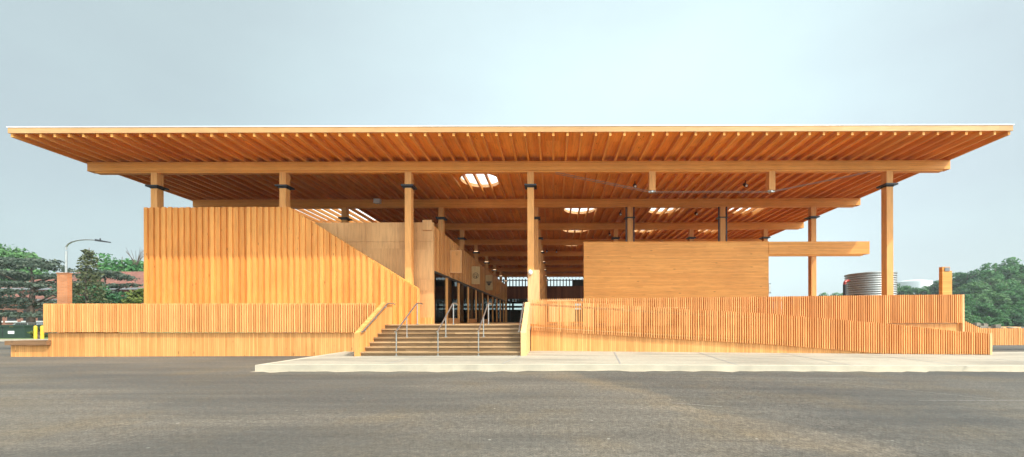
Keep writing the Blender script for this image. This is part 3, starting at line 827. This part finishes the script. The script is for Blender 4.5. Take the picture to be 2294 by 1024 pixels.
# ---------------------------------------------------------------- left background things
D = 35.0
lx = wx(148.5, D)
t = thing('street_lamp', 'grey street lamp with a curved arm behind the brick pier', 'street lamp', (lx, D, 0))
MB().tube([(lx, D, 0), (lx, D, wz(560, D))], [.11, .075], 10).build('pole', 'steel', t)
ap = [(px, py) for px, py in ((148.5, 560), (149, 553), (153, 547), (162, 542), (176, 538.5), (192, 537), (207, 537.5), (220, 539))]
MB().tube([(wx(a, D), D, wz(unroll(a, b), D)) for a, b in ap], [.07, .065, .06, .055, .05, .05, .045, .045], 8).build('arm', 'steel', t)
hx0, hx1 = wx(217, D), wx(246, D); hz = wz(unroll(218, 538), D)
MB().hexa([(hx0, D-.16, hz-.10), (hx1, D-.14, hz-.24), (hx1, D+.14, hz-.24), (hx0, D+.16, hz-.10), (hx0, D-.14, hz+.08), (hx1, D-.08, hz-.16), (hx1, D+.08, hz-.16), (hx0, D+.14, hz+.08)]).build('lamp_head', 'black', t)
MB().lathe(wx(225, D), D, [(.05, hz+.02), (.05, hz+.14), (.02, hz+.17)], 10).build('photocell', 'black', t)
D = 31.5
a, b = wx(-30, D), wx(55, D)
t = thing('transformer_box', 'dark green electrical transformer box on the lawn at the left edge', 'utility box', ((a+b)/2, D, 0))
MB().box(a, b, D, D+1.6, .02, wz(729, D)).build('cabinet', 'tgreen', t)
MB().box(a-.05, b+.05, D-.06, D+1.66, wz(729, D)+.002, wz(725, D)).build('lid', 'tgreen', t)
MB().box(wx(5, D), wx(6.2, D), D-.012, D-.002, .1, 1.0).build('door_seam', 'black', t)
MB().box(wx(18, D), wx(32, D), D-.012, D-.002, wz(745, D), wz(738.5, D)).build('notice', 'whitebox', t)
MB().box(wx(21, D), wx(30, D), D-.012, D-.002, wz(728, D)-.06, wz(725.5, D)-.08).build('warning_label', 'yellow', t)
for px, D, l in ((79.5, 27.6, 'yellow bollard standing in the leafy shrub'), (94.5, 27.4, 'yellow bollard closest to the end of the slatted guard')):
    X = wx(px, D); t = thing('bollard', l, 'bollard', (X, D, 0), 'yellow bollards')
    MB().lathe(X, D, [(.085, 0), (.085, 1.0), (.07, 1.06), (.02, 1.09)], 14).build('post', 'yellow', t, smooth=False)
# chain-link fence
D = 34
t = thing('metal_fence', 'thin grey metal rail fence behind the yellow bollards', 'fence', (-44, D, 0))
MB().tube([(wx(30, D), D, 1.28), (wx(200, D), D, 1.28)], .03, 6).build('rail', 'steel', t)
for px in (62, 100, 140, 180): MB().tube([(wx(px, D), D, 0), (wx(px, D), D, 1.3)], .035, 6).build('post', 'steel', t)
mesh = MB(); x = wx(30, D)
while x < wx(200, D): mesh.tube([(x, D, .05), (x, D, 1.27)], .007, 4, cap=False); x += .16
mesh.build('wire_infill', 'grey', t)
# parked car glimpsed behind
D = 46
cxx = wx(58, D)
t = thing('parked_car', 'pale silver car half hidden behind the shrub and metal fence', 'car', (cxx, D, 0))
MB().prism_xz([(cxx-2.1, .35), (cxx+2.1, .35), (cxx+2.15, .8), (cxx+1.2, .92), (cxx+.6, 1.38), (cxx-1.1, 1.4), (cxx-1.8, .95), (cxx-2.15, .85)], D, D+1.7).build('body', 'carpaint', t)
MB().prism_xz([(cxx-1.5, .97), (cxx+.98, .95), (cxx+.5, 1.31), (cxx-1.05, 1.33)], D-.012, D-.002).build('window', 'black', t)
for sx in (-1.3, 1.35):
    w_ = MB().tube([(cxx+sx, D-.02, .33), (cxx+sx, D+.2, .33)], .33, 18).build('wheel', 'black', t)
    MB().tube([(cxx+sx, D-.03, .33), (cxx+sx, D-.022, .33)], .2, 14).build('rim', 'steel', w_)
# brick buildings
def bhouse(name, label, X0, X1, D0, D1, eave, ridge, wins, wz0, wz1):
    t = thing(name, label, 'building', ((X0+X1)/2, D0, 0))
    MB().box(X0, X1, D0, D1, 0, eave).build('wall', 'brick', t)
    o = .6; mx = (D0+D1)/2; h = (D1-D0)/2
    m = MB(); m.add([(X0-o,D0-o,eave),(X1+o,D0-o,eave),(X1+o,D1+o,eave),(X0-o,D1+o,eave),(X0+h,mx,ridge),(X1-h,mx,ridge)],
                    [(0,1,5,4),(1,2,5),(2,3,4,5),(3,0,4)])
    m.build('roof', 'rooftile', t)
    MB().box(X0-o, X1+o, D0-o-.03, D0-o+.03, eave-.28, eave+.02).build('gutter', 'grey', t)
    for x in wins:
        w_ = MB().box(x-.65, x+.65, D0-.03, D0+.02, wz0, wz1).build('window', 'glass', t)
        w_.data.materials[0] = M['black']
        MB().box(x-.8, x+.8, D0-.12, D0-.032, wz0-.2, wz0-.002).build('sill', 'whitebox', w_)
bhouse('brick_house', 'red brick house with a clay tile hipped roof behind the conifer', -88, -61.5, 60, 72, wz(643, 60), wz(606, 66), [-66.2, -69.0, -72, -78, -83], wz(668, 60), wz(652, 60))
bhouse('brick_annex', 'low red brick building with tall dark windows at the far left edge', -92, -64.5, 52, 58, wz(668, 52), wz(655, 55), [-76.2, -74.2, -72.0, -70, -67], wz(716, 52), wz(692, 52))

# ---------------------------------------------------------------- trees
def leaves(m, r_, c, rad, n, size, flat=1.0):
    for _ in range(n):
        while True:
            p = Vector((r_.uniform(-1,1), r_.uniform(-1,1), r_.uniform(-1,1)))
            if .25 < p.length < 1: break
        p = Vector((p.x*rad[0], p.y*rad[1], p.z*rad[2])) + c
        d = (p - c); nrm = Vector((d.x/rad[0]+r_.gauss(0,.7), d.y/rad[1]+r_.gauss(0,.7), d.z/rad[2]+.4+r_.gauss(0,.7))).normalized()
        u = nrm.cross(Vector((r_.gauss(0,1), r_.gauss(0,1), r_.gauss(0,1)))).normalized(); w = nrm.cross(u)
        s_ = size*r_.uniform(.6, 1.35); s2 = s_*r_.uniform(.45, .8)
        m.add([p-u*s_, p-w*s2+u*s_*.1, p+u*s_, p+w*s2-u*s_*.1], [(0,1,2,3)])
def limbs(h, crown_r, r_, n=6, r0=.22, first=.3):
    m = MB(); m.tube([(0,0,-.6), (r_.uniform(-.1,.1), 0, h*.3), (r_.uniform(-.3,.3), r_.uniform(-.3,.3), h*.62), (r_.uniform(-.3,.3), 0, h*.92)], [r0*1.35, r0, r0*.6, r0*.15], 8)
    for i in range(n):
        a = r_.uniform(0, 6.28); z0_ = h*r_.uniform(first, .7); L = crown_r*r_.uniform(.6, .95)
        m.tube([(0,0,z0_), (math.cos(a)*L*.5, math.sin(a)*L*.5, z0_+h*.10), (math.cos(a)*L, math.sin(a)*L, z0_+h*.2)], [r0*.5, r0*.3, r0*.08], 6)
    return m
def broad(name, seed, h, cr, n_clump, n_leaf, size, mat, label, base=.25, sparse=1.0):
    r_ = random.Random(seed)
    t = thing(name, label, 'tree')
    limbs(h, cr, r_).build('trunk', 'bark', t, smooth=True)
    m = MB()
    for i in range(n_clump):
        while True:
            p = Vector((r_.uniform(-1,1), r_.uniform(-1,1), r_.uniform(-1,1)))
            if p.length < 1 and p.length > .35*sparse: break
        zc = h*(base + (1-base)*.5); zr = h*(1-base)*.5
        q = Vector((p.x*cr*.8, p.y*cr*.8, zc + p.z*zr*.82))
        q.x *= 1 - .25*max(0, p.z); q.y *= 1 - .25*max(0, p.z)
        cs_ = cr*r_.uniform(.18, .36)
        leaves(m, r_, q, (cs_*1.15, cs_*1.15, cs_*.75), n_leaf, size)
    m.build('crown', mat, t)
    return t
def put(t, px, D, z=0, s=1.0, rot=0): t.location = (wx(px, D), D, z); t.scale = (s, s, s); t.rotation_euler = (0, 0, rot); return t
# left
put(broad('broadleaf_tree', 11, 17.0, 6.4, 52, 120, .34, 'leaf_light', 'tall light green tree at the left edge of the photograph', .3), 22, 75)
t = thing('cedar_tree', 'dark cedar with flat spreading layers behind the brick pier', 'tree')
r_ = random.Random(21)
limbs(8.4, 4, r_, 9, .3, .2).build('trunk', 'bark', t, smooth=True); m = MB()
for z, rr in ((2.3, 3.9), (3.6, 5.2), (4.6, 4.6), (5.6, 4.4), (6.6, 3.4), (7.7, 2.9), (8.2, 1.7)):
    for i in range(11):
        a = r_.uniform(0, 6.28); q = rr*math.sqrt(r_.uniform(.05, 1))
        leaves(m, r_, Vector((math.cos(a)*q, math.sin(a)*q*.8, z + r_.uniform(-.25, .25))), (1.3, 1.3, .24), 85, .15)
m.build('crown', 'leaf_cedar', t); put(t, 70, 43, 0, 1.0)
t2 = copy_tree(t); t2['label'] = 'cedar with grey green layers between the conifer and the brick house'; put(t2, 236, 52, 0, .98, 2.0)
t3 = copy_tree(t); t3['label'] = 'dark cedar low at the far left edge behind the transformer box'; put(t3, -8, 46, 0, .92, 4.0)
t = thing('conifer_tree', 'slender young conifer standing above the slatted guard, right of the lamp', 'tree')
r_ = random.Random(31); limbs(10, 1, r_, 3, .13).build('trunk', 'bark', t, smooth=True); m = MB()
H_ = 9.0
for i in range(46):
    z = H_*(.08 + .92*(i/46)**1.0); rr = 2.0*(1 - z/H_)**.85 + .18
    for k in range(7):
        a = r_.uniform(0, 6.28); q = rr*r_.uniform(.45, 1)
        leaves(m, r_, Vector((math.cos(a)*q, math.sin(a)*q, z + .15*q)), (.32, .32, .13), 9, .12)
m.build('crown', 'leaf_conifer', t); put(t, 198, 40, 0, 1.0)
put(broad('dark_tree', 41, 6.2, 2.7, 30, 120, .17, 'leaf_dark', 'dark bushy tree beside the conifer above the slatted guard', .1), 232, 44)
put(broad('airy_tree', 51, 14.6, 4.3, 26, 80, .28, 'leaf_mid', 'airy green tree rising behind the brick house roof', .55), 272, 70)
t = broad('bare_topped_tree', 52, 13.0, 3.2, 15, 70, .26, 'leaf_mid', 'thin tree with bare twigs at its top beside the battened wall', .5)
tw = MB(); r_ = random.Random(5)
for i in range(14):
    a = r_.uniform(0, 6.28); tw.tube([(0,0,11.6+r_.uniform(-.6,.6)), (math.cos(a)*.7, math.sin(a)*.7, 13.3), (math.cos(a)*1.3, math.sin(a)*1.3, 14.2+r_.uniform(0,1))], [.05, .035, .015], 5)
tw.build('twig', 'bark', t); put(t, 306, 70)
put(broad('yellow_green_tree', 61, 5.6, 1.7, 22, 100, .16, 'leaf_yellow', 'small yellow green tree against the edge of the battened wall', .2), 322, 42)
t = broad('shrub', 62, 1.15, .55, 12, 60, .07, 'leaf_yellow', 'leafy green shrub around the yellow bollard', .05); t['category'] = 'shrub'; put(t, 86, 27.9, 0, .9)
put(copy_tree(bpy.data.objects['dark_tree']), 178, 55, 0, 1.25, 1.2)['label'] = 'dark bushy tree behind the street lamp and brick pier'
put(copy_tree(bpy.data.objects['dark_tree']), 112, 58, 0, 1.1, 2.6)['label'] = 'dark bushy tree left of the brick pier behind the cedar'
# right wooded hill
hill = MB()
hxs = [60, 95, 115, 140, 180, 260]; hys = [88, 100, 118, 140, 190, 300]
def hz_(X, Y): 
    u = max(0, min(1, (Y-90)/40)); v = max(0, min(1, (X-95)/50)); return -.12 + 9.5*u*(.25+.75*v)
for X in hxs:
    for Y in hys: hill.v.append((X, Y, hz_(X, Y)))
for i in range(len(hxs)-1):
    for j in range(len(hys)-1):
        a = i*len(hys)+j; hill.f.append((a, a+len(hys), a+len(hys)+1, a+1))
struct(hill.build('hillside', 'soil', None, smooth=True))
HL = {'a': 'light green leafy tree in the wood on the right hillside', 'b': 'mid green leafy tree in the wood on the right hillside', 'c': 'dark green leafy tree in the wood on the right hillside'}
pr = {'a': broad('woodland_tree', 71, 10, 4.2, 34, 95, .38, 'leaf_light', HL['a'], .12), 'b': broad('woodland_tree', 72, 10, 4.4, 36, 95, .38, 'leaf_mid', HL['b'], .12), 'c': broad('woodland_tree', 73, 10, 4.2, 34, 95, .38, 'leaf_dark', HL['c'], .12)}
for k in pr: pr[k]['group'] = 'trees on the right hillside'
used = set()
r_ = random.Random(9)
spots = []     # px, D, ytop, kind
def ridge(px): return poly([(2005, 643), (2060, 645), (2110, 634), (2145, 618), (2200, 604), (2250, 592), (2300, 586), (2420, 575)])(px)
for px in range(2015, 2420, 26): spots.append((px+r_.uniform(-6, 6), 150 if px < 2120 else 132+r_.uniform(-6, 6), ridge(px)+r_.uniform(-8, 4)-5, r_.choice('bbc')))
for px in range(2150, 2400, 34): spots.append((px+r_.uniform(-6, 6), 116, ridge(px)+22+r_.uniform(-3, 8), r_.choice('abbc')))
for px in range(2150, 2400, 36): spots.append((px+r_.uniform(-8, 8), 104, ridge(px)+48+r_.uniform(-6, 8), r_.choice('aabb')))
for px in range(2152, 2380, 34): spots.append((px+r_.uniform(-8, 8), 94, 680+r_.uniform(-8, 10), r_.choice('abbc')))
for px in range(2150, 2370, 32): spots.append((px+r_.uniform(-8, 8), 86, 704+r_.uniform(-5, 6), r_.choice('abc')))
for px in (1850, 1874, 1893): spots.append((px, 190, 657, 'b'))
for (px, D, yt, kd) in spots:
    X = wx(px, D); top = wz(unroll(px, yt), D); base = hz_(X, D) if D < 180 and X > 60 else -.1
    hgt = max(4.0, top - base)
    if D < 92: s = hgt/10*1.1
    else: s = max(.55, min(1.25, hgt/10))
    base = top - 10*s*.97
    o = pr[kd] if kd not in used else copy_tree(pr[kd]); used.add(kd)
    o.location = (X, D, base); o.scale = (s*r_.uniform(.95, 1.2), s*r_.uniform(.95, 1.2), s); o.rotation_euler = (0, 0, r_.uniform(0, 6.28))
# rubble heap and stacked boards at the right
m = MB(); r_ = random.Random(3)
for i in range(26):
    x, y_, z = 47.5+r_.gauss(0, .9), 42+r_.gauss(0, .6), r_.uniform(0, 1.0)*max(0, 1-abs(r_.gauss(0, .4)))
    s = r_.uniform(.15, .42); pts = [(x+s*r_.uniform(.6,1)*a, y_+s*r_.uniform(.6,1)*b, z+s*r_.uniform(.6,1)*c) for a, b, c in ((-1,-1,-1),(1,-1,-1),(1,1,-1),(-1,1,-1),(-1,-1,1),(1,-1,1),(1,1,1),(-1,1,1))]
    m.hexa(pts)
tag(m.build('rubble_heap', 'rock'), 'pale heap of rubble beyond the right end of the deck', 'rubble')
t = thing('lumber_stack', 'flat stack of pale boards beyond the low far fence at right', 'lumber', (53, 44, 0))
for i in range(4): MB().box(50+.2*i, 54.5-.3*i, 43.5, 44.6, -.1+.17*i, .05+.17*i).build('board', 'pale', t)

hb = MB().box(-290, 290, -70, 301, -4, 40)
hm = NT('haze_air'); hm.n.remove(hm.b); pvn = hm.node('ShaderNodeVolumePrincipled'); pvn.inputs['Color'].default_value = (.86, .92, .97, 1); pvn.inputs['Density'].default_value = .0004; pvn.inputs['Anisotropy'].default_value = .2
hm.l.new(pvn.outputs[0], hm.n['Material Output'].inputs['Volume'])
hz = hb.build('haze', hm.m); hz['kind'] = 'stuff'
# ---------------------------------------------------------------- light, sky, camera
sd = Vector((.73, -.46, 1.0)).normalized()
el = math.asin(sd.z); az = math.atan2(sd.x, sd.y)
L = bpy.data.lights.new('sun', 'SUN'); L.energy = 2.2; L.angle = R(.55); L.color = (1.0, .93, .80)
lo = bpy.data.objects.new('sun', L); COL.objects.link(lo); lo.rotation_euler = (-sd).to_track_quat('-Z', 'Y').to_euler(); lo.location = sd*80
w = bpy.data.worlds.new('World'); sc.world = w; w.use_nodes = True
nt = w.node_tree; N_ = nt.nodes; Lk = nt.links
bg = N_['Background']
sky = N_.new('ShaderNodeTexSky'); sky.sky_type = 'NISHITA'; sky.sun_disc = False
sky.sun_elevation = el; sky.sun_rotation = az; sky.air_density = 1.0; sky.dust_density = 4.0; sky.ozone_density = 1.0
tc = N_.new('ShaderNodeTexCoord'); mp = N_.new('ShaderNodeMapping'); mp.inputs['Scale'].default_value = (1.0, 1.0, 2.2); mp.inputs['Location'].default_value = (.4, .2, .1)
Lk.new(tc.outputs['Generated'], mp.inputs[0])
nz = N_.new('ShaderNodeTexNoise'); nz.inputs['Scale'].default_value = 1.3; nz.inputs['Detail'].default_value = 5; nz.inputs['Roughness'].default_value = .5
Lk.new(mp.outputs[0], nz.inputs['Vector'])
cr = N_.new('ShaderNodeValToRGB'); cr.color_ramp.elements[0].position = .3; cr.color_ramp.elements[0].color = (5.0, 5.9, 6.2, 1); cr.color_ramp.elements[1].position = .68; cr.color_ramp.elements[1].color = (6.0, 7.5, 7.55, 1)
Lk.new(nz.outputs['Fac'], cr.inputs[0])
mx = N_.new('ShaderNodeMix'); mx.data_type = 'RGBA'; mx.inputs[0].default_value = .8
Lk.new(sky.outputs[0], mx.inputs[6]); Lk.new(cr.outputs[0], mx.inputs[7])
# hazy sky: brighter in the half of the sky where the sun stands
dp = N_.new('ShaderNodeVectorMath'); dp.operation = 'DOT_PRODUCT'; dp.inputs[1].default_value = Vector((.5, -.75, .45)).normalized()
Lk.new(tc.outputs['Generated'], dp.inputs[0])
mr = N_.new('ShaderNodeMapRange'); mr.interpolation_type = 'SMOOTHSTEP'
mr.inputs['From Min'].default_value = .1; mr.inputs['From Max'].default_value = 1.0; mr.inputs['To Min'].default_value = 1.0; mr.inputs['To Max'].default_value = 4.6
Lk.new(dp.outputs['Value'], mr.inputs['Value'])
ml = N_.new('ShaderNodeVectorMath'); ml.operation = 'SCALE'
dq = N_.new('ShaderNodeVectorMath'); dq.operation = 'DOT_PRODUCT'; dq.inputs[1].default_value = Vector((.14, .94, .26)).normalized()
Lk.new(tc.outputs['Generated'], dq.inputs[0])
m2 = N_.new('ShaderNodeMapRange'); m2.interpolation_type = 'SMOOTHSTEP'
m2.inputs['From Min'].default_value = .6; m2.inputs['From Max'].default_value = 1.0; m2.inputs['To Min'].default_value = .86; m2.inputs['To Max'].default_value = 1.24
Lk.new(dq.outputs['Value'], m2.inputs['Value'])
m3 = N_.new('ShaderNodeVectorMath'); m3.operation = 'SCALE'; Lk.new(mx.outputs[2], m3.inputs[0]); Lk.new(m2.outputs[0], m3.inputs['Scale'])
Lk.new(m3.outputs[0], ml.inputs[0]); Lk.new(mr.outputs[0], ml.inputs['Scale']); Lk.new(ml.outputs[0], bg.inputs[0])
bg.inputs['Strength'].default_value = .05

cam = bpy.data.cameras.new('camera'); co = bpy.data.objects.new('camera', cam); COL.objects.link(co)
cam.sensor_fit = 'HORIZONTAL'; cam.sensor_width = 36; cam.lens = F/2294*36
cam.shift_x = -(VX-1147)/2294; cam.shift_y = (VY-512)/2294
co.location = (0, 0, CAMZ); co.rotation_euler = (math.pi/2, .0025, 0)
cam.clip_start = .1; cam.clip_end = 3000
sc.camera = co
vs = sc.view_settings; vs.view_transform = 'Standard'; vs.look = 'None'; vs.exposure = 1.45; vs.gamma = 1
sc.cycles.use_denoising = True
sc.cycles.max_bounces = 10; sc.cycles.diffuse_bounces = 6; sc.cycles.transparent_max_bounces = 24
sc.cycles.sample_clamp_indirect = 6
